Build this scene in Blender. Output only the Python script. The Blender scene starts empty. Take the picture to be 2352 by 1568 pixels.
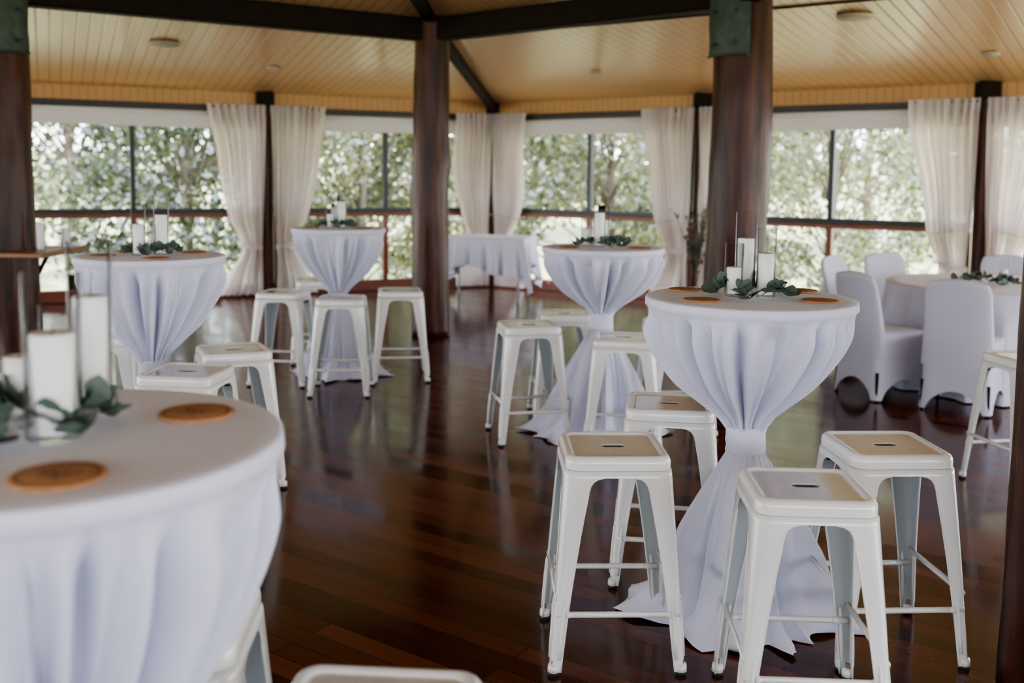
import bpy, math, random
from mathutils import Matrix, Vector, noise
pi=math.pi; TAU=2*pi
sc=bpy.context.scene
col=sc.collection

# ------------------------------------------------------------------ materials
def newmat(name):
    m=bpy.data.materials.new(name); m.use_nodes=True
    nt=m.node_tree; b=nt.nodes["Principled BSDF"]
    return m,nt,b
def sset(b,k,v):
    if k in b.inputs: b.inputs[k].default_value=v
def pm(name,color,rough=0.5,metal=0.0,nscale=0,namt=0.12,bump=0,bscale=60,coat=0,sheen=0,coatr=0.1):
    m,nt,b=newmat(name)
    c=(*color,1)
    sset(b,"Base Color",c); sset(b,"Roughness",rough); sset(b,"Metallic",metal)
    sset(b,"Coat Weight",coat); sset(b,"Coat Roughness",coatr); sset(b,"Sheen Weight",sheen)
    N=nt.nodes; L=nt.links
    if nscale:
        tc=N.new("ShaderNodeTexCoord"); n=N.new("ShaderNodeTexNoise"); n.inputs["Scale"].default_value=nscale
        n.inputs["Detail"].default_value=4
        mx=N.new("ShaderNodeMixRGB"); mx.inputs[1].default_value=tuple(x*(1-namt) for x in color)+(1,)
        mx.inputs[2].default_value=tuple(min(1,x*(1+namt)) for x in color)+(1,)
        L.new(tc.outputs["Object"],n.inputs["Vector"]); L.new(n.outputs["Fac"],mx.inputs[0]); L.new(mx.outputs[0],b.inputs["Base Color"])
    if bump:
        tc=N.new("ShaderNodeTexCoord"); n=N.new("ShaderNodeTexNoise"); n.inputs["Scale"].default_value=bscale
        bp=N.new("ShaderNodeBump"); bp.inputs["Strength"].default_value=bump; bp.inputs["Distance"].default_value=0.01
        L.new(tc.outputs["Object"],n.inputs["Vector"]); L.new(n.outputs["Fac"],bp.inputs["Height"]); L.new(bp.outputs[0],b.inputs["Normal"])
    return m

M_cloth=pm("white_linen",(0.67,0.685,0.82),0.85,nscale=5,namt=0.02,bump=0.12,bscale=400,sheen=0.15)
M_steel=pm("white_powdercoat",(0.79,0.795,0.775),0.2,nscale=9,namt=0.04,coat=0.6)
M_seat=pm("worn_seat_enamel_ceiling_tint",(0.61,0.57,0.52),0.16,nscale=14,namt=0.12,coat=0.9)  # worn white paint, with the ceiling's tan reflection tinted into the base colour
M_slot=pm("slot_edge",(0.12,0.14,0.16),0.5,nscale=14,namt=0.2)
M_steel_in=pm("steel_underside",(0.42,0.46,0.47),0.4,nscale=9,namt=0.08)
M_rust=pm("worn_edge",(0.30,0.20,0.13),0.7,nscale=60,namt=0.4)
M_rubber=pm("rubber_black",(0.02,0.02,0.02),0.6)
M_wax=pm("candle_wax",(0.86,0.86,0.85),0.45)
M_wick=pm("wick",(0.05,0.04,0.03),0.9)
M_cork=pm("cork",(0.42,0.21,0.095),0.8,nscale=120,namt=0.3,bump=0.3,bscale=300)
M_ink=pm("coaster_ink",(0.10,0.05,0.03),0.8)
M_leaf=pm("eucalyptus_leaf",(0.095,0.14,0.11),0.5,nscale=30,namt=0.35)
M_stem=pm("eucalyptus_stem",(0.14,0.10,0.06),0.7)
M_beam=pm("dark_beam",(0.016,0.009,0.006),0.7,nscale=6,namt=0.3)
sset(M_beam.node_tree.nodes["Principled BSDF"],"Specular IOR Level",0.2)
M_frame=pm("window_frame_dark",(0.012,0.02,0.022),0.4)
M_redwood=pm("red_timber",(0.17,0.045,0.018),0.35,nscale=8,namt=0.3)
M_bracket=pm("galvanised_bracket",(0.055,0.075,0.06),0.5,metal=0.4,nscale=14,namt=0.6,bump=0.6,bscale=18)
M_blind=pm("roller_blind",(0.72,0.71,0.68),0.8)
M_rod=pm("curtain_rod_metal",(0.04,0.04,0.04),0.4)
M_cover=pm("spandex_cover",(0.54,0.545,0.65),0.7,nscale=3,namt=0.03,sheen=0.15)
M_grille=pm("speaker_grille",(0.42,0.36,0.28),0.6,nscale=80,namt=0.2)
M_grass=pm("lawn",(0.33,0.33,0.19),0.9,nscale=0.6,namt=0.3)
M_bark=pm("bark",(0.16,0.13,0.10),0.9,nscale=6,namt=0.4)
M_bulb=pm("fairy_bulb",(0.9,0.9,0.88),0.2)
M_plank=pm("shelf_timber",(0.26,0.12,0.05),0.35,nscale=7,namt=0.3)

def mat_log():
    m,nt,b=newmat("polished_log"); N=nt.nodes; L=nt.links
    tc=N.new("ShaderNodeTexCoord"); mp=N.new("ShaderNodeMapping"); mp.inputs["Scale"].default_value=(9,9,0.9)
    n=N.new("ShaderNodeTexNoise"); n.inputs["Scale"].default_value=1.6; n.inputs["Detail"].default_value=6
    cr=N.new("ShaderNodeValToRGB"); cr.color_ramp.elements[0].color=(0.014,0.0045,0.003,1); cr.color_ramp.elements[1].color=(0.105,0.029,0.011,1)
    cr.color_ramp.elements[0].position=0.32; cr.color_ramp.elements[1].position=0.75
    bp=N.new("ShaderNodeBump"); bp.inputs["Strength"].default_value=0.5; bp.inputs["Distance"].default_value=0.02
    L.new(tc.outputs["Object"],mp.inputs[0]); L.new(mp.outputs[0],n.inputs["Vector"]); L.new(n.outputs["Fac"],cr.inputs[0])
    L.new(cr.outputs[0],b.inputs["Base Color"]); L.new(n.outputs["Fac"],bp.inputs["Height"]); L.new(bp.outputs[0],b.inputs["Normal"])
    sset(b,"Roughness",0.33); sset(b,"Specular IOR Level",0.28)
    return m
M_log=mat_log()

def mat_floor():
    m,nt,b=newmat("polished_floorboards"); N=nt.nodes; L=nt.links
    tc=N.new("ShaderNodeTexCoord"); mp=N.new("ShaderNodeMapping"); mp.inputs["Rotation"].default_value=(0,0,math.radians(35))
    br=N.new("ShaderNodeTexBrick"); br.inputs["Scale"].default_value=1.0
    br.inputs["Brick Width"].default_value=1.7; br.inputs["Row Height"].default_value=0.085
    br.inputs["Mortar Size"].default_value=0.0022; br.inputs["Mortar Smooth"].default_value=0.2
    br.inputs["Color1"].default_value=(0.040,0.0095,0.0045,1); br.inputs["Color2"].default_value=(0.145,0.034,0.012,1)
    br.inputs["Mortar"].default_value=(0.004,0.0015,0.001,1); br.offset=0.37; br.inputs["Bias"].default_value=-0.1
    n=N.new("ShaderNodeTexNoise"); n.inputs["Scale"].default_value=1.0; n.inputs["Detail"].default_value=5
    mp2=N.new("ShaderNodeMapping"); mp2.inputs["Scale"].default_value=(2.5,60,1)
    mx=N.new("ShaderNodeMixRGB"); mx.blend_type='MULTIPLY'; mx.inputs[0].default_value=0.7
    cr=N.new("ShaderNodeValToRGB"); cr.color_ramp.elements[0].color=(0.5,0.5,0.5,1); cr.color_ramp.elements[1].color=(1.3,1.3,1.3,1)
    L.new(tc.outputs["Object"],mp.inputs[0]); L.new(mp.outputs[0],br.inputs["Vector"])
    L.new(mp.outputs[0],mp2.inputs[0]); L.new(mp2.outputs[0],n.inputs["Vector"]); L.new(n.outputs["Fac"],cr.inputs[0])
    L.new(br.outputs["Color"],mx.inputs[1]); L.new(cr.outputs[0],mx.inputs[2]); L.new(mx.outputs[0],b.inputs["Base Color"])
    hs=N.new("ShaderNodeSeparateColor"); L.new(br.outputs["Color"],hs.inputs[0])
    mr=N.new("ShaderNodeMapRange"); mr.inputs["From Min"].default_value=0.03; mr.inputs["From Max"].default_value=0.145
    mr.inputs["To Min"].default_value=0.12; mr.inputs["To Max"].default_value=0.22
    L.new(hs.outputs[0],mr.inputs["Value"]); L.new(mr.outputs[0],b.inputs["Roughness"])
    bp=N.new("ShaderNodeBump"); bp.inputs["Strength"].default_value=0.35; bp.inputs["Distance"].default_value=0.004
    inv=N.new("ShaderNodeMath"); inv.operation='SUBTRACT'; inv.inputs[0].default_value=1
    L.new(br.outputs["Fac"],inv.inputs[1]); L.new(inv.outputs[0],bp.inputs["Height"]); L.new(bp.outputs[0],b.inputs["Normal"])
    sset(b,"Specular IOR Level",0.40); sset(b,"Specular Tint",(1.0,0.93,0.88,1))
    sset(b,"Coat Weight",0.10); sset(b,"Coat Roughness",0.06)
    return m
M_floor=mat_floor()

def mat_boards(name,c,pitch,rough,dark=0.55,coord="UV"):
    m,nt,b=newmat(name); N=nt.nodes; L=nt.links
    tc=N.new("ShaderNodeTexCoord"); sp=N.new("ShaderNodeSeparateXYZ"); L.new(tc.outputs[coord],sp.inputs[0])
    dv=N.new("ShaderNodeMath"); dv.operation='DIVIDE'; dv.inputs[1].default_value=pitch; L.new(sp.outputs["X"],dv.inputs[0])
    fr=N.new("ShaderNodeMath"); fr.operation='FRACT'; L.new(dv.outputs[0],fr.inputs[0])
    s1=N.new("ShaderNodeMath"); s1.operation='SUBTRACT'; s1.inputs[1].default_value=0.5; L.new(fr.outputs[0],s1.inputs[0])
    ab=N.new("ShaderNodeMath"); ab.operation='ABSOLUTE'; L.new(s1.outputs[0],ab.inputs[0])
    mr=N.new("ShaderNodeMapRange"); mr.inputs["From Min"].default_value=0.42; mr.inputs["From Max"].default_value=0.5
    L.new(ab.outputs[0],mr.inputs["Value"])
    mx=N.new("ShaderNodeMixRGB"); mx.inputs[1].default_value=(*c,1); mx.inputs[2].default_value=tuple(x*dark for x in c)+(1,)
    L.new(mr.outputs[0],mx.inputs[0]); L.new(mx.outputs[0],b.inputs["Base Color"])
    iv=N.new("ShaderNodeMath"); iv.operation='SUBTRACT'; iv.inputs[0].default_value=1; L.new(mr.outputs[0],iv.inputs[1])
    bp=N.new("ShaderNodeBump"); bp.inputs["Strength"].default_value=0.6; bp.inputs["Distance"].default_value=0.006
    L.new(iv.outputs[0],bp.inputs["Height"]); L.new(bp.outputs[0],b.inputs["Normal"])
    sset(b,"Roughness",rough)
    return m
M_ceil=mat_boards("ceiling_boards",(0.65,0.41,0.215),0.11,0.24)
M_frieze=mat_boards("frieze_boards",(0.54,0.31,0.115),0.09,0.45)

def mat_mix(name,kind):
    m=bpy.data.materials.new(name); m.use_nodes=True; nt=m.node_tree; N=nt.nodes; L=nt.links
    N.remove(N["Principled BSDF"]); out=N["Material Output"]
    if kind=="curtain":
        d=N.new("ShaderNodeBsdfDiffuse"); d.inputs[0].default_value=(0.84,0.80,0.78,1)
        t=N.new("ShaderNodeBsdfTranslucent"); t.inputs[0].default_value=(0.84,0.77,0.73,1)
        tr=N.new("ShaderNodeBsdfTransparent")
        a=N.new("ShaderNodeMixShader"); a.inputs[0].default_value=0.45; L.new(d.outputs[0],a.inputs[1]); L.new(t.outputs[0],a.inputs[2])
        b=N.new("ShaderNodeMixShader"); b.inputs[0].default_value=0.07; L.new(a.outputs[0],b.inputs[1]); L.new(tr.outputs[0],b.inputs[2])
        L.new(b.outputs[0],out.inputs[0])
    elif kind=="glass":
        tr=N.new("ShaderNodeBsdfTransparent"); tr.inputs[0].default_value=(0.985,0.99,0.99,1)
        g=N.new("ShaderNodeBsdfGlossy"); g.inputs["Roughness"].default_value=0.03
        fr=N.new("ShaderNodeLayerWeight"); fr.inputs[0].default_value=0.10
        mr=N.new("ShaderNodeMath"); mr.operation='MULTIPLY'; mr.inputs[1].default_value=0.6
        a=N.new("ShaderNodeMixShader"); L.new(fr.outputs["Fresnel"],mr.inputs[0]); L.new(mr.outputs[0],a.inputs[0])
        L.new(tr.outputs[0],a.inputs[1]); L.new(g.outputs[0],a.inputs[2]); L.new(a.outputs[0],out.inputs[0])
    elif kind.startswith("leaf"):
        cols={"leaf_dark":((0.018,0.027,0.011),(0.09,0.12,0.045)),"leaf_light":((0.045,0.06,0.022),(0.30,0.31,0.14))}[kind]
        gi=N.new("ShaderNodeNewGeometry"); cr=N.new("ShaderNodeValToRGB")
        cr.color_ramp.elements[0].color=(*cols[0],1); cr.color_ramp.elements[1].color=(*cols[1],1)
        L.new(gi.outputs["Random Per Island"],cr.inputs[0])
        d=N.new("ShaderNodeBsdfDiffuse"); t=N.new("ShaderNodeBsdfTranslucent"); g=N.new("ShaderNodeBsdfGlossy"); g.inputs["Roughness"].default_value=0.25
        L.new(cr.outputs[0],d.inputs[0]); L.new(cr.outputs[0],t.inputs[0])
        a=N.new("ShaderNodeMixShader"); a.inputs[0].default_value=0.5; L.new(d.outputs[0],a.inputs[1]); L.new(t.outputs[0],a.inputs[2])
        b=N.new("ShaderNodeMixShader"); b.inputs[0].default_value=0.14; L.new(a.outputs[0],b.inputs[1]); L.new(g.outputs[0],b.inputs[2])
        L.new(b.outputs[0],out.inputs[0])
    return m
M_curtain=mat_mix("sheer_curtain","curtain")
M_glass=mat_mix("clear_glass","glass")
M_ld=mat_mix("foliage_dark","leaf_dark"); M_ll=mat_mix("foliage_light","leaf_light")

# ------------------------------------------------------------------ mesh builder
class MB:
    def __init__(s): s.v=[]; s.f=[]; s.m=[]; s.sm=[]; s.mats=[]; s.uv={}
    def mi(s,mat):
        if mat not in s.mats: s.mats.append(mat)
        return s.mats.index(mat)
    def add(s,vs,fs,mat,smooth=True,M=None):
        o=len(s.v); k=s.mi(mat)
        for p in vs:
            p=Vector(p); s.v.append(M@p if M else p)
        for f in fs: s.f.append([i+o for i in f]); s.m.append(k); s.sm.append(smooth)
    def box(s,c,d,mat,M=None,bev=0.0):
        x,y,z=c; a,b,h=d[0]/2,d[1]/2,d[2]/2
        if bev<=0:
            vs=[(x+i*a,y+j*b,z+k*h) for k in(-1,1) for j in(-1,1) for i in(-1,1)]
            fs=[(0,2,3,1),(4,5,7,6),(0,1,5,4),(2,6,7,3),(0,4,6,2),(1,3,7,5)]
            s.add(vs,fs,mat,False,M); return
        e=bev; rings=[]
        for (zz,ins) in ((z-h,e),(z-h+e,0),(z+h-e,0),(z+h,e)):
            A=a-ins;B=b-ins
            rings.append([(x-A+e,y-B,zz),(x+A-e,y-B,zz),(x+A,y-B+e,zz),(x+A,y+B-e,zz),(x+A-e,y+B,zz),(x-A+e,y+B,zz),(x-A,y+B-e,zz),(x-A,y-B+e,zz)])
        s.loft(rings,mat,cap=True,smooth=False,M=M)
    def loft(s,rings,mat,closed=True,cap=False,smooth=True,M=None):
        n=len(rings[0]); vs=[p for r in rings for p in r]; fs=[]
        for i in range(len(rings)-1):
            for j in range(n if closed else n-1):
                k=(j+1)%n
                fs.append((i*n+j,i*n+k,(i+1)*n+k,(i+1)*n+j))
        if cap: fs.append(tuple(range(n-1,-1,-1))); fs.append(tuple((len(rings)-1)*n+j for j in range(n)))
        s.add(vs,fs,mat,smooth,M)
    def lathe(s,prof,mat,n=32,c=(0,0),cap=False,M=None,smooth=True):
        s.loft([[(c[0]+r*math.cos(TAU*j/n),c[1]+r*math.sin(TAU*j/n),z) for j in range(n)] for r,z in prof],mat,cap=cap,M=M,smooth=smooth)
    def tube(s,path,r,mat,n=8,M=None,cap=True,flat=1.0):
        rings=[]; P=[Vector(p) for p in path]
        for i,p in enumerate(P):
            t=(P[min(i+1,len(P)-1)]-P[max(i-1,0)]).normalized()
            up=Vector((0,0,1)) if abs(t.z)<0.95 else Vector((1,0,0))
            a=t.cross(up).normalized(); b=a.cross(t).normalized()
            rr=r[i] if isinstance(r,(list,tuple)) else r
            rings.append([p+a*math.cos(TAU*j/n)*rr+b*math.sin(TAU*j/n)*rr*flat for j in range(n)])
        s.loft(rings,mat,cap=cap,M=M)
    def mesh(s,name):
        me=bpy.data.meshes.new(name); me.from_pydata([tuple(p) for p in s.v],[],s.f)
        for m in s.mats: me.materials.append(m)
        me.polygons.foreach_set("material_index",s.m); me.polygons.foreach_set("use_smooth",s.sm)
        me.update(); return me
    def obj(s,name,loc=(0,0,0),rz=0,mw=None):
        o=bpy.data.objects.new(name,s.mesh(name)); col.objects.link(o)
        if mw is not None: o.matrix_world=mw
        else: o.location=loc; o.rotation_euler=(0,0,rz)
        return o
def inst(me,name,loc,rz=0,sc_=1):
    o=bpy.data.objects.new(name,me); col.objects.link(o); o.location=loc; o.rotation_euler=(0,0,rz)
    o.scale=(sc_,)*3 if not isinstance(sc_,tuple) else sc_
    return o
def smooth(t): t=max(0,min(1,t)); return t*t*(3-2*t)
def interp(keys,x):
    if x<=keys[0][0]: return keys[0][1]
    for (a,va),(b,vb) in zip(keys,keys[1:]):
        if x<=b: return va+(vb-va)*(x-a)/(b-a)
    return keys[-1][1]
def crv(keys,x):
    n=len(keys)
    if x<=keys[0][0]: return keys[0][1]
    if x>=keys[-1][0]: return keys[-1][1]
    for i in range(n-1):
        if x<=keys[i+1][0]:
            x0,y0=keys[i];x1,y1=keys[i+1];h=x1-x0
            def sl(k):
                if k==0: return (keys[1][1]-keys[0][1])/(keys[1][0]-keys[0][0])
                if k==n-1: return (keys[-1][1]-keys[-2][1])/(keys[-1][0]-keys[-2][0])
                return (keys[k+1][1]-keys[k-1][1])/(keys[k+1][0]-keys[k-1][0])
            m0,m1=sl(i)*h,sl(i+1)*h; t=(x-x0)/h
            return (2*t**3-3*t*t+1)*y0+(t**3-2*t*t+t)*m0+(-2*t**3+3*t*t)*y1+(t**3-t*t)*m1

# ------------------------------------------------------------------ building shell
O=Vector((-1.07,4.435,0)); RW=9.2; BAY=RW/3
def V(k,r=RW,z=0): 
    a=math.radians(85-60*k); return Vector((O.x+r*math.cos(a),O.y+r*math.sin(a),z))
ZW=2.47; APO=RW*math.cos(pi/6); SL=0.12
def zc(ap): return ZW+SL*(APO-ap)

b=MB()
hx=[V(k,RW+0.25,0) for k in range(6)]; hb=[V(k,RW+0.25,-0.15) for k in range(6)]
b.add([tuple(p) for p in hx],[(5,4,3,2,1,0)],M_floor,False)
b.loft([[tuple(p) for p in hb],[tuple(p) for p in hx]],M_redwood,smooth=False)
b.obj("floor")

me=bpy.data.meshes.new("ceiling"); vs=[];fs=[];uvs=[]
RO=RW+1.3
for k in range(6):
    a=V(k,RO);c=V(k+1,RO); zo=zc(RO*math.cos(pi/6)); za=zc(0)
    d=(c-a).normalized()
    o=len(vs); vs+= [(a.x,a.y,zo),(c.x,c.y,zo),(O.x,O.y,za)]
    fs.append((o,o+1,o+2)); L_=(c-a).length
    uvs+=[(0,0),(L_,0),(L_/2,RO*math.cos(pi/6))]
    o=len(vs); vs+= [(a.x,a.y,zo+.16),(c.x,c.y,zo+.16),(O.x,O.y,za+.16)]; fs.append((o+2,o+1,o)); uvs+=[(0,0),(L_,0),(L_/2,5)][::-1]
    o=len(vs); vs+= [(a.x,a.y,zo),(c.x,c.y,zo),(c.x,c.y,zo+.16),(a.x,a.y,zo+.16)]; fs.append((o,o+3,o+2,o+1)); uvs+=[(0,0)]*4
me.from_pydata(vs,[],fs); me.materials.append(M_ceil)
uvl=me.uv_layers.new(name="UVMap")
for i,u in enumerate(uvs): uvl.data[i].uv=u
o=bpy.data.objects.new("ceiling",me); col.objects.link(o)

b=MB()
for k in (5,0):
    for ap in (APO-3.2,):
        r=ap/math.cos(pi/6); p=V(k,r); q=V(k+1,r); z=zc(ap)-0.006
        b.tube([(p.x,p.y,z),(q.x,q.y,z)],0.012,M_beam,n=6)
b.obj("trim_1")

def wallM(k):
    a=V(k); c=V(k+1); d=(c-a).normalized(); y=Vector((-d.y,d.x,0))
    return Matrix(((d.x,y.x,0,a.x),(d.y,y.y,0,a.y),(0,0,1,0),(0,0,0,1)))
names={5:"left",0:"right",1:"far_right",2:"rear_right",3:"rear",4:"far_left"}
wn=1
for k in range(6):
    W=wallM(k)
    b=MB()
    b.box((RW/2,0.0,2.385),(RW,0.06,0.21),M_frieze)
    me=b.mesh("wall_"+names[k])
    uvl=me.uv_layers.new(name="UVMap")
    for lp in me.loops:
        co=me.vertices[lp.vertex_index].co; uvl.data[lp.index].uv=(co.x,co.z)
    o=bpy.data.objects.new("wall_"+names[k],me); col.objects.link(o); o.matrix_world=W
    b=MB(); b.box((RW/2,-0.0,0.07),(RW,0.12,0.14),M_redwood,bev=0.01); b.obj("baseboard_"+names[k],mw=W)
    for i in range(3):
        x0=i*BAY+0.10; x1=(i+1)*BAY-0.10; xm=(x0+x1)/2; w=x1-x0
        b=MB()
        b.box((xm,0,2.25),(w,0.09,0.06),M_frame)
        b.box((xm,0,1.045),(w,0.08,0.055),M_frame)
        b.box((xm,-0.01,0.99),(w,0.12,0.05),M_redwood,bev=0.006)
        for x in (x0+.025,x1-.025): b.box((x,0,1.65),(.05,.07,1.2),M_frame); b.box((x,0,.55),(.06,.07,.86),M_redwood)
        b.box((xm,0,1.65),(.055,.08,1.17),M_frame)
        b.box((xm,0,.55),(.06,.08,.86),M_redwood)
        if k in (2,3):
            b.box((xm,.0,.55),(w-.04,.03,.84),M_blind)
        if k in (5,0):
            b.box((xm,-0.05,2.12),(w-.06,0.012,0.17),M_blind)
            b.tube([(x0+.03,-0.05,2.205),(x1-.03,-0.05,2.205)],0.03,M_blind,n=10)
            b.add([(x0,.01,1.07),(x1,.01,1.07),(x1,.01,2.22),(x0,.01,2.22)],[(0,1,2,3)],M_glass,False)
            b.add([(x0,.01,.14),(x1,.01,.14),(x1,.01,.97),(x0,.01,.97)],[(0,1,2,3)],M_glass,False)
        b.obj("window_%d"%wn,mw=W); wn+=1
    for i in range(3):
        b=MB(); rr=0.085
        prof=[(rr*(1+.05*math.sin(z*3+i)),z) for z in [0,.4,.8,1.2,1.6,2.0,2.3]]
        b.lathe(prof,M_log,n=20)
        b.box((0,0,2.42),(.19,.19,.28),M_beam,bev=.01)
        p=W@Vector((i*BAY,-0.05 if i else 0,0)); b.obj("wall_post",loc=p)

for k in (5,0):
    W=wallM(k); b=MB(); b.tube([(0.12,-.15,2.29),(RW-.12,-.15,2.29)],0.014,M_rod,n=8)
    for i in range(4):
        x=min(max(i*BAY,.2),RW-.2); b.box((x,-.09,2.29),(.03,.13,.03),M_rod)
    b.obj("curtain_rod",mw=W)

def curtain(seed,side,wtop=.62):
    rnd=random.Random(seed); b=MB(); n=130; m=46; rings=[]
    ph=[rnd.uniform(0,6) for _ in range(4)]; nf=rnd.choice([7,8,9]); jw=rnd.uniform(-.04,.05)
    out=[(0,.52+jw),(.25,.45),(.6,.29),(.95,.42),(1.5,.53),(2.2,wtop-.01),(2.34,wtop)]
    inn=[(0,.03),(.6,.05),(1.2,.01),(2.34,-.02)]
    for i in range(m+1):
        z=.03+2.29*i/m
        xo=crv(out,z)+.015*math.sin(z*5+ph[0]); xi=interp(inn,z)
        row=[]
        for j in range(n+1):
            u=j/n; uu=u+.025*math.sin(TAU*2*u+ph[1])+.01*math.sin(z*3+ph[2]+u*9)
            amp=.052*(1+.5*math.sin(z*2+u*5+ph[3]))
            if z>2.2: amp*=.5
            y=amp*math.sin(TAU*nf*uu)+.014*math.sin(TAU*nf*2.3*uu+z*2)
            row.append((side*(xi+(xo-xi)*u),y,z))
        rings.append(row)
    b.loft(rings,M_curtain,closed=False)
    xo=interp(out,.62);xi=interp(inn,.62)
    b.loft([[(side*((xi+xo)/2+(xo-xi+.03)/2*math.cos(a)),.075*math.sin(a),zz+.03*math.cos(a)) for a in [TAU*q/24 for q in range(24)]] for zz in (.60,.63,.66)],M_curtain)
    return b
sd=10
for k in (5,0):
    W=wallM(k)
    for i in range(4):
        for side in (-1,1):
            if (i==0 and side<0) or (i==3 and side>0): continue
            if k==5 and i==1 and side>0: continue
            x=i*BAY
            off=.05 if (i in(1,2)) else .12
            sd+=1
            b=curtain(sd,side,.66 if i in(1,2) else .52)
            b.obj("curtain",mw=W@Matrix.Translation((x+side*off,-.19,0)))

def log_post(name,x,y,r0,r1,h,seed,bracket=False,knots=()):
    b=MB(); rings=[]; n=36; m=50
    for i in range(m+1):
        z=h*i/m; r=r0+(r1-r0)*z/h
        cx=.012*math.sin(z*1.3+seed); cy=.012*math.cos(z*1.7+seed)
        ring=[]
        for j in range(n):
            a=TAU*j/n
            rr=r*(1+.07*(noise.noise(Vector((math.cos(a)*1.2,math.sin(a)*1.2,z*1.3+seed*7))))+.03*noise.noise(Vector((math.cos(a)*4,math.sin(a)*4,z*4+seed))))
            for (ka,kz,kh) in knots:
                da=math.atan2(math.sin(a-ka),math.cos(a-ka)); rr+=kh*math.exp(-(da/.6)**2-((z-kz)/.14)**2)
            ring.append((cx+rr*math.cos(a),cy+rr*math.sin(a),z))
        rings.append(ring)
    b.loft(rings,M_log,cap=True)
    o=b.obj(name,loc=(x,y,0)); return o
CP=Vector((-.76,9.30)); RP=Vector((1.63,7.25)); LP=Vector((-3.80,7.45)); NP=Vector((1.67,2.80))
log_post("log_post",CP.x,CP.y,.180,.158,2.94,3,knots=((0.1,1.62,.03),(2.9,1.3,.025)))
log_post("log_post",RP.x,RP.y,.235,.200,2.94,5)
log_post("log_post",LP.x,LP.y,.225,.205,2.94,8)
log_post("log_post",NP.x,NP.y,.20,.19,2.94,11)
def bracket(px,py,ang,zb,w=.29,R=.235):
    b=MB(); rings=[]
    for zz in [zb+ (2.93-zb)*i/10 for i in range(11)]:
        row=[]
        for j in range(15):
            t=-1+2*j/14; a=ang+t*w/(2*R)*1.25
            rr=R+.012*noise.noise(Vector((j*.5,zz*6,px)))
            row.append((rr*math.cos(a),rr*math.sin(a),zz))
        rings.append(row)
    b.loft(rings,M_bracket,closed=False)
    rings=[[ (p[0]*.97,p[1]*.97,p[2]) for p in r] for r in rings]
    b.loft([list(reversed(r)) for r in rings],M_bracket,closed=False)
    a0=[ang-w/(2*R)*1.25+ (w/R*1.25)*j/10 for j in range(11)]
    b.tube([(R*1.01*math.cos(a),R*1.01*math.sin(a),zb) for a in a0],.01,M_bracket,n=6)
    for zz in (zb+.08,zb+.3):
        for a in (ang-.35,ang+.35):
            b.tube([(R*math.cos(a),R*math.sin(a),zz),((R+.025)*math.cos(a),(R+.025)*math.sin(a),zz)],.014,M_bracket,n=6)
    b.obj("post_bracket",loc=(px,py,0))
bracket(RP.x,RP.y,math.radians(-133),2.36)
bracket(LP.x,LP.y,math.radians(-50),2.36)

def beam(p,q,z0,z1,w,h,name="ceiling_beam",mat=M_beam):
    p=Vector((p[0],p[1],z0)); q=Vector((q[0],q[1],z1)); d=q-p; L_=d.length
    x=d.normalized(); y=Vector((0,0,1)).cross(x).normalized(); z=x.cross(y)
    Mx=Matrix(((x.x,y.x,z.x,p.x),(x.y,y.y,z.y,p.y),(x.z,y.z,z.z,p.z),(0,0,0,1)))
    b=MB(); b.box((L_/2,0,0),(L_,w,h),mat,bev=.015); b.obj(name,mw=Mx)
beam(LP,CP,2.82,2.82,.16,.20)
beam(CP,RP,2.82,2.82,.16,.20)
beam(RP,NP,2.82,2.82,.16,.20)
corner=V(0,RW-.12)
beam(CP,corner,2.87,2.41,.10,.12,"hip_rafter")
beam(CP,(O.x,O.y),2.93,3.33,.12,.13,"hip_rafter")

b=MB(); b.box((0,0,.90),(1.0,.8,.035),M_plank,bev=.006)
for a in range(3):
    t=a*2.1+.4; b.tube([(.2*math.cos(t),.2*math.sin(t),.62),(.33*math.cos(t),.33*math.sin(t),.885)],.016,M_beam)
b.obj("bar_shelf",loc=(LP.x-.03,LP.y-.02,0))

def ceil_disc(x,y,r,name="ceiling_speaker"):
    p=Vector((x,y,0))-O
    ap=max(p.x*math.cos(math.radians(55-60*k))+p.y*math.sin(math.radians(55-60*k)) for k in range(6))
    z=zc(ap); b=MB(); b.lathe([(0.001,-.03),(r*.9,-.028),(r,-.018),(r*1.04,0.0)],M_grille,n=32); b.obj(name,loc=(x,y,z))
ceil_disc(-3.36,9.7,.14); ceil_disc(2.72,8.1,.14); ceil_disc(-2.6,10.9,.07,"ceiling_downlight"); ceil_disc(4.2,8.9,.07,"ceiling_downlight"); ceil_disc(.9,11.0,.06,"ceiling_downlight")

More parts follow.
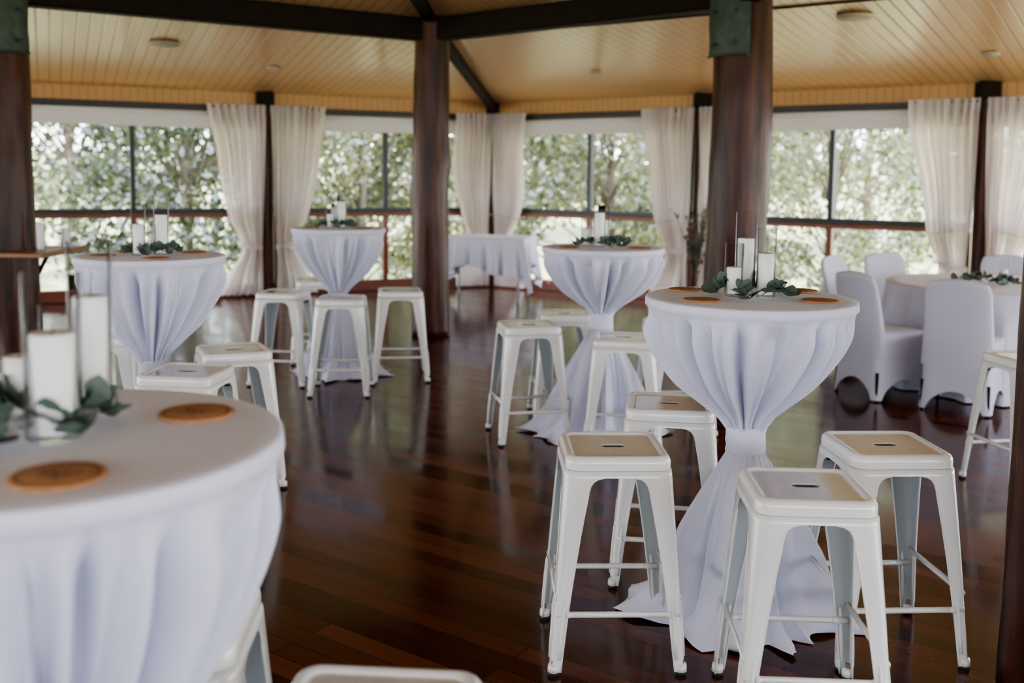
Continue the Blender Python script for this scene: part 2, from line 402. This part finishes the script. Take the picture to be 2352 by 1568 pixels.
# ------------------------------------------------------------------ stool
def rr_sq(h,rad,n=48):
    out=[]; per=n//4
    for q in range(4):
        cx,cy=((1,1),(-1,1),(-1,-1),(1,-1))[q]; a0=q*pi/2; c=h-rad
        k=per-4
        for t in (0.35,0.75):
            sx,sy=h*math.cos(a0),h*math.sin(a0)
            ex,ey=cx*c+rad*math.cos(a0),cy*c+rad*math.sin(a0)
            out.append((sx+(ex-sx)*t,sy+(ey-sy)*t))
        for i in range(k):
            a=a0+pi/2*i/(k-1); out.append((cx*c+rad*math.cos(a),cy*c+rad*math.sin(a)))
        a1=a0+pi/2
        for t in (0.25,0.65):
            ex,ey=h*math.cos(a1),h*math.sin(a1)
            sx,sy=cx*c+rad*math.cos(a1),cy*c+rad*math.sin(a1)
            out.append((sx+(ex-sx)*t,sy+(ey-sy)*t))
    return out
def stadium(hx_,hy_,base):
    out=[]
    c=hx_-hy_
    for (x,y) in base:
        a=math.atan2(y,x)
        dx,dy=math.cos(a),math.sin(a)
        t=hy_/abs(dy) if abs(dy)>1e-6 else 1e9
        if abs(t*dx)<=c: out.append((t*dx,t*dy))
        else:
            s=1 if dx>0 else -1; cx=s*c
            bq=dx*cx; disc=bq*bq-(cx*cx-hy_*hy_); tt=bq+math.sqrt(max(disc,0)); out.append((tt*dx,tt*dy))
    return out
def stool_mesh():
    b=MB(); H=.66; hs=.162
    base=rr_sq(.1,.03)
    S=lambda h,r,z:[(x,y,z) for x,y in rr_sq(h,r)]
    st=lambda a,c,z:[(x,y,z) for x,y in stadium(a,c,base)]
    b.loft([st(.038,.016,H-.024),st(.038,.016,H-.010)],M_slot)
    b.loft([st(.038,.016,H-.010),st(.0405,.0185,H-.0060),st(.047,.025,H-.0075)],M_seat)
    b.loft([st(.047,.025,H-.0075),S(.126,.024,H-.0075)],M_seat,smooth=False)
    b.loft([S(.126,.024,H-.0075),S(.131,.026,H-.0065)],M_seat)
    b.loft([S(.131,.026,H-.0065),S(.137,.028,H-.0012),S(.143,.031,H),S(.150,.036,H-.001),S(.156,.040,H-.005),S(.160,.043,H-.011),S(hs,.045,H-.019),S(hs,.045,H-.040)],M_steel)
    b.loft([S(hs,.045,H-.040),S(hs-.003,.043,H-.0415),S(hs-.002,.044,H-.0435),S(hs+.003,.046,H-.0445),S(hs+.005,.047,H-.062)],M_steel)
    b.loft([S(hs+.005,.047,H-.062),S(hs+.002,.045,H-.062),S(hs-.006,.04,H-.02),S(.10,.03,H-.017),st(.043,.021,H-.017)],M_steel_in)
    T=.0022; zt=H-.058
    for sx,sy in ((1,1),(-1,1),(-1,-1),(1,-1)):
        outer=[];inner=[]
        zs=[zt,H-.062,H-.067,H-.075,H-.088,H-.11,H-.16,H-.22,.34,.26,.18,.10,.04,.012]
        for z in zs:
            t=(zt-z)/zt; cor=.1665+(.206-.1665)*t
            w=interp([(0,.031),(.2,.041),(.4,.058),(H-.11,.076),(H-.088,.081),(H-.075,.089),(H-.067,.102),(H-.062,.125),(zt,.163)],z)
            rc=interp([(0,.012),(.3,.020),(zt,.045)],z)
            def prof(off):
                c=cor-off; r_=max(rc-off,.004); pts=[]
                pts.append((c-w,c))
                pts.append((c-w*.6-r_*.4,c))
                for q in range(7):
                    a=pi/2-pi/2*q/6; pts.append((c-r_+r_*math.cos(a),c-r_+r_*math.sin(a)))
                pts.append((c,c-w*.6-r_*.4)); pts.append((c,c-w))
                return [(sx*x,sy*y,z) for x,y in pts]
            outer.append(prof(0)); inner.append(prof(T))
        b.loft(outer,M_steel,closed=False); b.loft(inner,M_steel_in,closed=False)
        b.loft([[o_[0] for o_ in outer],[i_[0] for i_ in inner]],M_steel,closed=False)
        b.loft([[o_[-1] for o_ in outer],[i_[-1] for i_ in inner]],M_steel,closed=False)
        for e in (0,-1):
            pts=[outer[q][e] for q in range(5,len(outer))]
            b.tube([(p[0]-sx*.002*(e==-1),p[1]-sy*.002*(e==0),p[2]) for p in pts],.0032,M_steel,n=6)
        for ax in (0,1):
            pts=[]
            for z in (.05,.10,.16,.215,.235):
                t=(zt-z)/zt; cor=.1665+(.206-.1665)*t
                u=cor-.024-(.004*(z/.2)); v=cor+.0005
                pts.append((sx*(u if ax==0 else v),sy*(v if ax==0 else u),z))
            b.tube(pts,[.006,.0065,.006,.005,.001],M_steel,n=8)
        cx=.194
        b.tube([(sx*cx,sy*cx,0.0),(sx*cx,sy*cx,.014)],.017,M_rubber,n=12)
        b.tube([(sx*cx,sy*cx,.012),(sx*(cx-.0005),sy*(cx-.0005),.034)],[.0185,.0165],M_steel,n=12)
        b.box((sx*.195,sy*.195,.042),(.012,.012,.012),M_rust)
        b.box((sx*.118,sy*.146,H-.09),(.022,.012,.018),M_rubber)
    zr=.185; c=.188
    for s in(-1,1):
        b.tube([(-c,s*c,zr),(-c*.5,s*c,zr),(c*.5,s*c,zr),(c,s*c,zr)],.0075,M_steel,n=8,flat=1.3)
        for e in(-1,1): b.tube([(e*(c-.03),s*c,zr),(e*(c-.05),s*c,zr)],[.013,.008],M_steel,n=8)
    zr=.235;c=.185
    for s in(-1,1): b.tube([(s*c,-c,zr),(s*c,0,zr),(s*c,c,zr)],.0075,M_steel,n=8,flat=1.3)
    for s in(-1,1):
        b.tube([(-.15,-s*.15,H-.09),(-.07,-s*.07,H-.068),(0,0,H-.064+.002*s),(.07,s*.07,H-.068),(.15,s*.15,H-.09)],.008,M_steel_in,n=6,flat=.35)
    return b.mesh("bar_stool")
stool=stool_mesh()
S_=[(.325,3.09,2),(.82,2.70,-3),(1.205,3.14,3),(.60,3.70,-8),
    (.10,5.66,12),(.60,5.24,-6),(.33,6.15,4),(.97,5.85,9),
    (-1.64,7.11,-5),(-1.17,6.80,3),(-.82,7.29,8),(-1.56,7.95,10),
    (-1.39,4.21,-6),(-1.34,4.75,25),(-2.1,5.15,5),(-2.12,4.25,8),
    (-.66,1.84,4),(-.21,1.49,-4),(2.52,4.78,10)]
for x,y,a in S_: inst(stool,"bar_stool",(x,y,0),math.radians(a))

# ------------------------------------------------------------------ cocktail tables
def cocktail(name,x,y,seed,zs=.645,R=.350,foot=.335):
    rnd=random.Random(seed); b=MB(); n=600
    ph=[rnd.uniform(0,TAU) for _ in range(12)]
    n1,n2,n3=rnd.choice([19,20,21]),rnd.choice([31,33]),rnd.choice([6,7])
    def warp(a): return a+.12*math.sin(2*a+ph[0])+.07*math.sin(5*a+ph[1])
    def F1(a,t):
        w=warp(a)
        p=1-2*abs(math.sin(n1/2*w+ph[2]+.3*math.sin(3*a+t*2)))**.65
        q=math.sin(n2*w+ph[3]+t*2.2)
        return -.66*p+.40*q+.34*math.sin(n3*a+ph[4])
    m1,m2=rnd.choice([7,8]),rnd.choice([12,13])
    def rid(s): return 1-2*abs(math.sin(s/2))**.8
    def F2(a,t):
        w=warp(a+.5)
        return .60*rid(m1*w+ph[5]+.5*t)+.40*rid(m2*w+ph[6]-.9*t)+.22*math.sin(4*a+ph[7])+.20*math.sin(23*w+ph[8]+t)*(1-.5*t)
    A=[TAU*j/n for j in range(n)]
    rings=[]
    for r in (.002,R*.5,R*.9,R-.006): rings.append([(r*math.cos(a),r*math.sin(a),1.1) for a in A])
    rings.append([((R-.001)*math.cos(a),(R-.001)*math.sin(a),1.0975) for a in A])
    rings.append([(R*math.cos(a),R*math.sin(a),1.092) for a in A])
    rings.append([((R+.0015)*math.cos(a),(R+.0015)*math.sin(a),1.073) for a in A])
    rings.append([((R-.004)*math.cos(a),(R-.004)*math.sin(a),1.069) for a in A])
    Z0,Z1=1.067,zs+.004; rt=.062
    K=[(0,R-.006),(.28,R*.865),(.58,R*.605),(.82,R*.34),(.93,R*.22),(1.0,rt)]
    steps=36
    for i in range(1,steps+1):
        t=i/steps; z=Z0+(Z1-Z0)*t; Rb=crv(K,t)
        amp=min(.050*smooth(t/.20),.28*Rb)
        row=[]
        for a in A:
            r=Rb+amp*(F1(a,t)-.15-.60*(1-t)**2)+.018*math.sin(2*a+ph[9])*math.sin(pi*t)*t
            row.append((r*math.cos(a),r*math.sin(a),z))
        rings.append(row)
    for z in (zs-.02,zs-.07):
        rings.append([((rt-.006+.006*F1(a,1))*math.cos(a),(rt-.006+.006*F1(a,1))*math.sin(a),z) for a in A])
    steps=36; K2=[(0,rt-.002),(.06,.080),(.2,.122),(.4,.170),(.6,.205),(.8,.240),(.93,.285),(1,foot)]
    zb=zs-.09
    for i in range(1,steps+1):
        t=i/steps; z=zb*(1-t)+.004; Rb=crv(K2,t); amp=min(.068,.28*Rb)*smooth(.3+t)
        row=[]
        for a in A:
            r=Rb+amp*F2(a,t)+(.05*math.sin(2*a+ph[9])+.03*math.sin(3*a+ph[10]))*t*t
            zz=z+(.012*t**6)*(1+math.sin(9*warp(a)+ph[11]))
            row.append((r*math.cos(a),r*math.sin(a),zz))
        rings.append(row)
    last=rings[-1]
    rings.append([(p[0]*1.06,p[1]*1.06,.004+.006*(1+math.sin(11*a+ph[3]))) for p,a in zip(last,A)])
    b.loft(rings,M_cloth)
    rings=[]
    for z,r in ((.005,.062),(.003,.068),(-.010,.0685),(-.028,.066),(-.045,.0675),(-.068,.066),(-.082,.0685),(-.088,.067),(-.090,.060)):
        z+=zs
        rings.append([((r+.0012*math.sin(5*a+z*90))*math.cos(a),(r+.0012*math.sin(5*a+z*90))*math.sin(a),z+.004*math.sin(a+1)) for a in A[::6]])
    b.loft(rings,M_cloth)
    return b.obj(name,loc=(x,y,0))
TR=(.805,3.34);TM=(.52,5.69);TB=(-1.30,7.44);TL=(-1.75,4.80);TF=(-.70,1.47)
for i,(t,z) in enumerate(((TR,.66),(TM,.72),(TB,.62),(TL,.59),(TF,.50))): cocktail("cocktail_table",t[0],t[1],21+i,z)

# ------------------------------------------------------------------ candles, coasters, eucalyptus
def candle_mesh(r,hg,hw):
    b=MB(); b.lathe([(.001,.0),(r*.93,.0),(r,.004),(r,hg-.001),(r-.0012,hg),(r-.0025,hg-.001),(r-.0025,.008),(.001,.007)],M_glass,n=40)
    rw=r*.80
    b.lathe([(.001,.009),(rw-.003,.009),(rw,.013),(rw,hw-.004),(rw-.003,hw),(rw*.5,hw-.002),(.001,hw-.004)],M_wax,n=32)
    b.tube([(0,0,hw-.005),(.001,0,hw+.006),(.003,.001,hw+.012)],.0011,M_wick,n=6)
    return b.mesh("hurricane_candle")
CT=candle_mesh(.036,.285,.195); CM=candle_mesh(.034,.235,.15); CS=candle_mesh(.032,.18,.10); CB=candle_mesh(.042,.25,.16)
ZT=1.1005
def cand(me,x,y,z=ZT): inst(me,"hurricane_candle",(x,y,z))
cand(CT,.807,3.43);cand(CM,.857,3.345);cand(CS,.755,3.37)
cand(CT,TL[0]+.045,TL[1]+.03);cand(CM,TL[0]-.052,TL[1]-.01);cand(CS,TL[0]-.012,TL[1]+.09)
cand(CT,TM[0]-.02,TM[1]+.02);cand(CM,TM[0]+.01,TM[1]+.12);cand(CS,TM[0]-.09,TM[1]+.08)
cand(CT,TB[0]+.02,TB[1]+.02);cand(CM,TB[0]-.04,TB[1]+.10);cand(CS,TB[0]-.06,TB[1]+.0)
cand(CB,-.685,1.47);cand(CT,-.700,1.64);cand(CS,-.80,1.60)
cand(CT,LP.x+.31,LP.y-.1,.918);cand(CM,LP.x+.40,LP.y+.12,.918)

def coaster_mesh():
    b=MB(); b.lathe([(.001,0),(.058,0),(.061,.0015),(.061,.0045),(.059,.006),(.001,.006)],M_cork,n=48)
    b.lathe([(.050,.0062),(.0515,.0066),(.053,.0062)],M_ink,n=48)
    pts=[(-.028+.056*i/40,.010*math.sin(i*.55)+.004*math.sin(i*.21),.0062) for i in range(41)]
    b.tube(pts,.0014,M_ink,n=5,flat=.4)
    b.tube([(-.018+.036*i/20,-.022+.003*math.sin(i*1.1),.0062) for i in range(21)],.0012,M_ink,n=5,flat=.4)
    return b.mesh("cork_coaster")
CO=coaster_mesh()
rnd=random.Random(4)
for x,y in [(1.03,3.53),(1.01,3.24),(.62,3.23),(.62,3.53),(-.52,1.62),(-.59,1.27),
            (TL[0]+.16,TL[1]+.17),(TL[0]+.10,TL[1]-.20),(TL[0]-.20,TL[1]-.08),(TL[0]-.17,TL[1]+.18),
            (TM[0]+.2,TM[1]-.1),(TM[0]-.2,TM[1]-.1),(TB[0]+.2,TB[1]-.08),(TB[0]-.2,TB[1]-.06)]:
    inst(CO,"cork_coaster",(x,y,ZT),rnd.uniform(-.4,.4))

def eucalyptus(x,y,z,seed,rad=.12,nst=6,size=.024,ang0=None):
    rnd=random.Random(seed); b=MB()
    for s in range(nst):
        a=(ang0 if ang0 is not None else 0)+TAU*s/nst+rnd.uniform(-.3,.3); L_=rad*rnd.uniform(.8,1.15)
        r0=.045; pts=[]
        for i in range(8):
            t=i/7; aa=a+.5*t; r=r0+(L_-r0)*t
            pts.append(Vector((r*math.cos(aa),r*math.sin(aa),.006+.022*math.sin(pi*min(1,t*1.1))+.004)))
        b.tube(pts,.0016,M_stem,n=5)
        for i in range(1,8):
            for sd_ in (-1,1):
                p=pts[i]; ln=size*rnd.uniform(.8,1.3); wd=ln*.75
                az=a+.5*i/7+sd_*rnd.uniform(.6,1.4); el=rnd.uniform(-.05,1.2)
                d=Vector((math.cos(az)*math.cos(el),math.sin(az)*math.cos(el),math.sin(el)))
                side=d.cross(Vector((rnd.uniform(-.4,.4),rnd.uniform(-.4,.4),1))).normalized(); up=side.cross(d).normalized()
                vs=[];N_=6
                for u in range(N_+1):
                    t=u/N_; w=wd*math.sin(pi*min(1,t**.75))**.6 if 0<t<1 else .001
                    c=p+d*(ln*1.6*t)+up*(.25*ln*t*t)
                    for q in (-1,0,1): vs.append(c+side*w*q*.95+up*(abs(q)*.18*w))
                for v in vs: v.z=max(v.z,.002)
                fs=[]
                for u in range(N_):
                    for q in (0,1): k=u*3+q; fs.append((k,k+1,k+4,k+3))
                b.add(vs,fs,M_leaf)
    b.obj("eucalyptus_sprig",loc=(x,y,z))
eucalyptus(.805,3.34,ZT,1,.115,5,.029,.2)
eucalyptus(TL[0],TL[1],ZT,2,.13,6,.024)
eucalyptus(TM[0],TM[1],ZT,3,.15,6,.025)
eucalyptus(TB[0],TB[1],ZT,4,.15,6,.025)
eucalyptus(-.74,1.50,ZT,5,.12,6,.026)

# ------------------------------------------------------------------ buffet table
def buffet(x,y,rz,sx=1.0,sy=.8,H=.76):
    b=MB(); n=64; rings=[]
    per=[]
    for q in range(4):
        for j in range(n):
            t=j/n
            c=((1,-1),(1,1),(-1,1),(-1,-1))[q]; d=((1,1),(-1,1),(-1,-1),(1,-1))[q]
            px=(c[0]+(d[0]-c[0])*t)*sx/2; py=(c[1]+(d[1]-c[1])*t)*sy/2
            cn=abs(2*t-1)**3
            per.append((px,py,cn,q+t))
    def ring(f,z): return [(p[0]*f,p[1]*f,z) for p in per]
    rings=[ring(.01,H),ring(.95,H),ring(.995,H),ring(1.0,H-.006)]
    m=16
    for i in range(1,m+1):
        t=i/m; row=[]
        for p in per:
            drop=.36+.28*p[2]+.06*math.sin(p[3]*9); am=.06*t
            s=p[3]*TAU*2.0
            off=am*(math.sin(s*2.5)+.5*math.sin(s*5.3))+.10*p[2]*t
            L_=math.hypot(p[0],p[1]); row.append((p[0]*(1+off/L_),p[1]*(1+off/L_),H-.006-drop*t))
        rings.append(row)
    b.loft(rings,M_cloth)
    for a in(-1,1):
        for c in(-1,1): b.tube([(a*(sx/2-.08),c*(sy/2-.08),0),(a*(sx/2-.08),c*(sy/2-.08),H-.02)],.016,M_steel_in,n=8)
    b.obj("buffet_table",loc=(x,y,0),rz=rz)
buffet(-.30,12.2,math.radians(-12),1.06)

# ------------------------------------------------------------------ dining
def dining(x,y,R=.76,H=.75):
    b=MB(); n=360; A=[TAU*j/n for j in range(n)]
    rings=[[(r*math.cos(a),r*math.sin(a),H) for a in A] for r in (.002,R*.9,R-.006)]
    rings.append([(R*math.cos(a),R*math.sin(a),H-.006) for a in A])
    for i in range(1,25):
        t=i/24; amp=.05*smooth(t*1.5)
        rings.append([((R+.02*t+amp*(math.sin(19*a+.3*math.sin(3*a))+.4*math.sin(31*a)))*math.cos(a),(R+.02*t+amp*(math.sin(19*a+.3*math.sin(3*a))+.4*math.sin(31*a)))*math.sin(a),(H-.01)*(1-t)+.01) for a in A])
    b.loft(rings,M_cloth); b.obj("round_dining_table",loc=(x,y,0))
DT=(3.56,7.28); dining(*DT)
cand(CS,DT[0]+.08,DT[1]+.05,.7505); eucalyptus(DT[0]-.06,DT[1]-.02,.7505,9,.22,6,.032)
def chair_mesh():
    b=MB()
    def ring(z,w,d0,d1,lift,rad=.05):
        n=15
        cs=((w-rad,d1-rad,0),(-w+rad,d1-rad,1),(-w+rad,d0+rad,2),(w-rad,d0+rad,3))
        corners=[]
        for cx,cy,q in cs:
            for j in range(5):
                a=q*pi/2+pi/2*j/4; corners.append((cx+rad*math.cos(a),cy+rad*math.sin(a)))
        out=[]
        for q in range(4):
            seg=corners[q*5:q*5+5]; nxt=corners[(q*5+5)%20]
            for p in seg: out.append((p[0],p[1],z))
            for j in range(1,n):
                t=j/n; out.append((seg[-1][0]+(nxt[0]-seg[-1][0])*t,seg[-1][1]+(nxt[1]-seg[-1][1])*t,z+lift*math.sin(pi*t)**.6))
        return out
    rings=[]
    for i in range(13):
        t=i/12; z=.012+(.45-.012)*t
        pinch=1-.05*math.sin(pi*t)
        rings.append(ring(z,(.225-.01*t)*pinch,-.24+.01*t,.235-.01*t,.13*(1-t)**2.2))
    rings.append(ring(.468,.205,-.22,.215,0)); rings.append(ring(.474,.16,-.17,.17,0)); rings.append(ring(.476,.01,-.01,.01,0,.004))
    b.loft(rings,M_cover)
    rings=[];n=40
    for i in range(22):
        t=i/21; z=.30+.535*t; 
        w=interp([(0,.222),(.3,.215),(.7,.205),(.92,.20),(1,.185)],t); th=interp([(0,.05),(.3,.036),(1,.022)],t)
        yc=-.20-.075*t*t-.01*t
        row=[]
        for j in range(n):
            a=TAU*j/n; cx=math.copysign(abs(math.cos(a))**.35,math.cos(a)); sy=math.copysign(abs(math.sin(a))**.6,math.sin(a))
            xx=w*cx; row.append((xx,yc+th*sy+.02*(xx/w)**2,z+ (.028*t**4)*math.cos(xx/w*pi/2) ))
        rings.append(row)
    top=rings[-1]; yc=sum(p[1] for p in top)/len(top)
    rings.append([(p[0]*.97,yc+(p[1]-yc)*.6,p[2]+.012) for p in top]); rings.append([(p[0]*.9,yc+(p[1]-yc)*.05,p[2]+.016) for p in top])
    b.loft(rings,M_cover)
    for a in(-1,1):
        for c,yy in ((-1,-.215),(1,.21)): b.tube([(a*.2,yy,0),(a*.2,yy,.2)],.012,M_beam,n=8)
    return b.mesh("covered_chair")
CH=chair_mesh()
for (x,y) in [(3.0,6.52),(2.60,6.90),(3.28,8.32),(4.10,8.25),(2.84,8.02),(4.55,7.7),(4.35,6.7)]:
    d=Vector((DT[0]-x,DT[1]-y)); a=math.atan2(d.y,d.x)-pi/2
    inst(CH,"covered_chair",(x,y,0),a)

b=MB(); rnd=random.Random(8)
b.lathe([(.001,0),(.10,.0),(.12,.05),(.10,.28),(.07,.34),(.075,.36),(.06,.36),(.06,.3),(.001,.3)],M_rubber,n=24)
for i in range(26):
    a=rnd.uniform(0,TAU); r=rnd.uniform(.05,.28); h=rnd.uniform(.6,1.05)
    pts=[(r*t*t*math.cos(a),r*t*t*math.sin(a),.3+h*t) for t in [q/6 for q in range(7)]]
    b.tube(pts,.003,M_stem,n=4)
    for q in range(14):
        t=.4+.6*q/13; p=Vector((r*t*t*math.cos(a),r*t*t*math.sin(a),.3+h*t)); d=Vector((rnd.uniform(-1,1),rnd.uniform(-1,1),rnd.uniform(-.3,1))).normalized()*.07
        s=d.cross(Vector((0,0,1))).normalized()*.014
        b.add([p,p+d*.5+s,p+d,p+d*.5-s],[(0,1,2,3)],M_leaf,False)
b.obj("potted_foliage",loc=(1.78,9.6,0))

b=MB(); W=wallM(0); rnd=random.Random(3)
def string(x0,x1,z0,sag,y=-.32,n=46):
    pts=[]
    for i in range(n+1):
        t=i/n; pts.append((x0+(x1-x0)*t,y+.01*math.sin(i),z0-sag*4*t*(1-t)+.01*rnd.uniform(-1,1)))
    b.tube(pts,.002,M_rod,n=4)
    for p in pts[::2]: b.tube([(p[0],p[1],p[2]-.004),(p[0],p[1],p[2]-.02)],.008,M_bulb,n=6)
for i in range(3):
    string(i*BAY+.2,(i+1)*BAY-.2,1.00,.12); string(i*BAY+.2,(i+1)*BAY-.2,.25,.10)
b.obj("fairy_lights",mw=W)

# ------------------------------------------------------------------ outdoors
b=MB(); g=70; vs=[];fs=[];nn=28
for i in range(nn+1):
    for j in range(nn+1):
        x=-g+2*g*i/nn; y=-30+(g+50)*j/nn; r=max(0,math.hypot(x,y-5)-14)
        z=-1.3+.8*noise.noise(Vector((x*.05,y*.05,0)))*min(1,r/10)+max(0,y-45)*.10
        vs.append((x,y,z))
for i in range(nn):
    for j in range(nn): k=i*(nn+1)+j; fs.append((k,k+nn+1,k+nn+2,k+1))
b.add(vs,fs,M_grass); b.obj("ground")
def tree_mesh(seed,mat,nl=9000,H=6,R=2.4,lo=.22,ls=.12):
    rnd=random.Random(seed); b=MB()
    b.tube([(0,0,-.5),(.05,.03,H*.3),(-.05,.1,H*.6),(.1,0,H*.85)],[.11,.085,.06,.02],M_bark,n=8)
    cl=[]
    for i in range(34):
        a=rnd.uniform(0,TAU); z=rnd.uniform(lo,1); rr=R*math.sqrt(max(0.05,1-((z-.55)/.6)**2))*rnd.uniform(.3,.95)
        c=Vector((rr*math.cos(a),rr*math.sin(a),z*H)); cl.append((c,rnd.uniform(.45,.95)))
        b.tube([(0,0,max(.3,z*H*.6)),tuple(c*.6+Vector((0,0,z*H*.35))),tuple(c)],[.022,.015,.006],M_bark,n=5)
    for i in range(nl):
        c,r=rnd.choice(cl); d=Vector((rnd.gauss(0,1),rnd.gauss(0,1),rnd.gauss(0,.8))).normalized()*r*rnd.uniform(.3,1)
        p=c+d; u=Vector((rnd.gauss(0,1),rnd.gauss(0,1),rnd.gauss(0,1))).normalized(); w=u.cross(Vector((rnd.gauss(0,1),rnd.gauss(0,1),.3))).normalized()
        l=ls*rnd.uniform(.6,1.4)
        b.add([p-u*l*.6,p+w*l*.28,p+u*l*.6,p-w*l*.28],[(0,1,2,3)],mat,False)
    return b.mesh("tree")
T1=tree_mesh(1,M_ld,14000); T2=tree_mesh(2,M_ll,11000); T3=tree_mesh(3,M_ll,5500,3.2,2.0,.1,.10)
for me_,nm,x,y,s in [(T1,"tree",-5.3,16.4,1.05),(T1,"tree",-4.6,20.5,1.2),(T2,"tree",-2.7,17.6,.95),(T2,"tree",-.9,20.5,1.0),
    (T2,"tree",1.8,18.6,1.0),(T2,"tree",3.4,22.5,1.2),(T2,"tree",5.0,15.6,.8),(T2,"tree",-11.5,19,1.1),(T3,"shrub",-8.5,13.9,.5),
    (T3,"shrub",-3.6,14.9,.5),(T3,"shrub",-1.0,15.8,.5),(T3,"shrub",1.6,15.0,.5),(T3,"shrub",3.2,13.4,.45),(T3,"shrub",7.6,11.9,.45),
    (T1,"tree",-16,32,2.0),(T1,"tree",-9,40,2.2),(T2,"tree",-1,44,2.3),(T1,"tree",7,48,2.2),(T1,"tree",15,42,2.0),(T2,"tree",24,46,2.4),(T2,"tree",32,38,2.2),(T1,"tree",-26,36,2.2),(T2,"tree",41,40,2.2),(T1,"tree",-37,34,2.4),
    (T1,"tree",-2,30,1.6),(T2,"tree",6.5,29,1.6),(T1,"tree",-12,27,1.5),(T2,"tree",12,24,1.3)]:
    inst(me_,nm,(x,y,-1.3),x*3.1,s)

# ------------------------------------------------------------------ light
w=bpy.data.worlds.new("World"); sc.world=w; w.use_nodes=True
nt=w.node_tree; N=nt.nodes; L=nt.links; bg=N["Background"]
tc=N.new("ShaderNodeTexCoord"); sp=N.new("ShaderNodeSeparateXYZ"); cr=N.new("ShaderNodeValToRGB")
cr.color_ramp.elements[0].position=.45; cr.color_ramp.elements[0].color=(.98,.97,.98,1)
cr.color_ramp.elements[1].position=.85; cr.color_ramp.elements[1].color=(.66,.79,1,1)
mr=N.new("ShaderNodeMapRange"); mr.inputs["From Min"].default_value=-1
L.new(tc.outputs["Generated"],sp.inputs[0]); L.new(sp.outputs["Z"],mr.inputs["Value"]); L.new(mr.outputs[0],cr.inputs[0]); L.new(cr.outputs[0],bg.inputs[0])
bg.inputs[1].default_value=10.4
sl=bpy.data.lights.new("sun","SUN"); sl.energy=21; sl.angle=math.radians(1.5); sl.color=(1,.93,.82)
so=bpy.data.objects.new("sun",sl); col.objects.link(so)
d=Vector((-.25,-.42,-.87)); so.rotation_euler=d.to_track_quat('-Z','Y').to_euler()
sc.view_settings.look='AgX - Medium High Contrast'

# ------------------------------------------------------------------ camera
cd=bpy.data.cameras.new("camera"); cam=bpy.data.objects.new("camera",cd); col.objects.link(cam); sc.camera=cam
cd.sensor_width=36; cd.lens=35; cd.shift_y=-180/2352
Rm=(Matrix.Rotation(math.radians(85),3,'X')@Matrix.Rotation(math.radians(.6),3,'Z')).to_4x4()
cam.matrix_world=Matrix.Translation((0,0,1.5))@Rm
cd.dof.use_dof=True; cd.dof.focus_distance=3.2; cd.dof.aperture_fstop=2.2
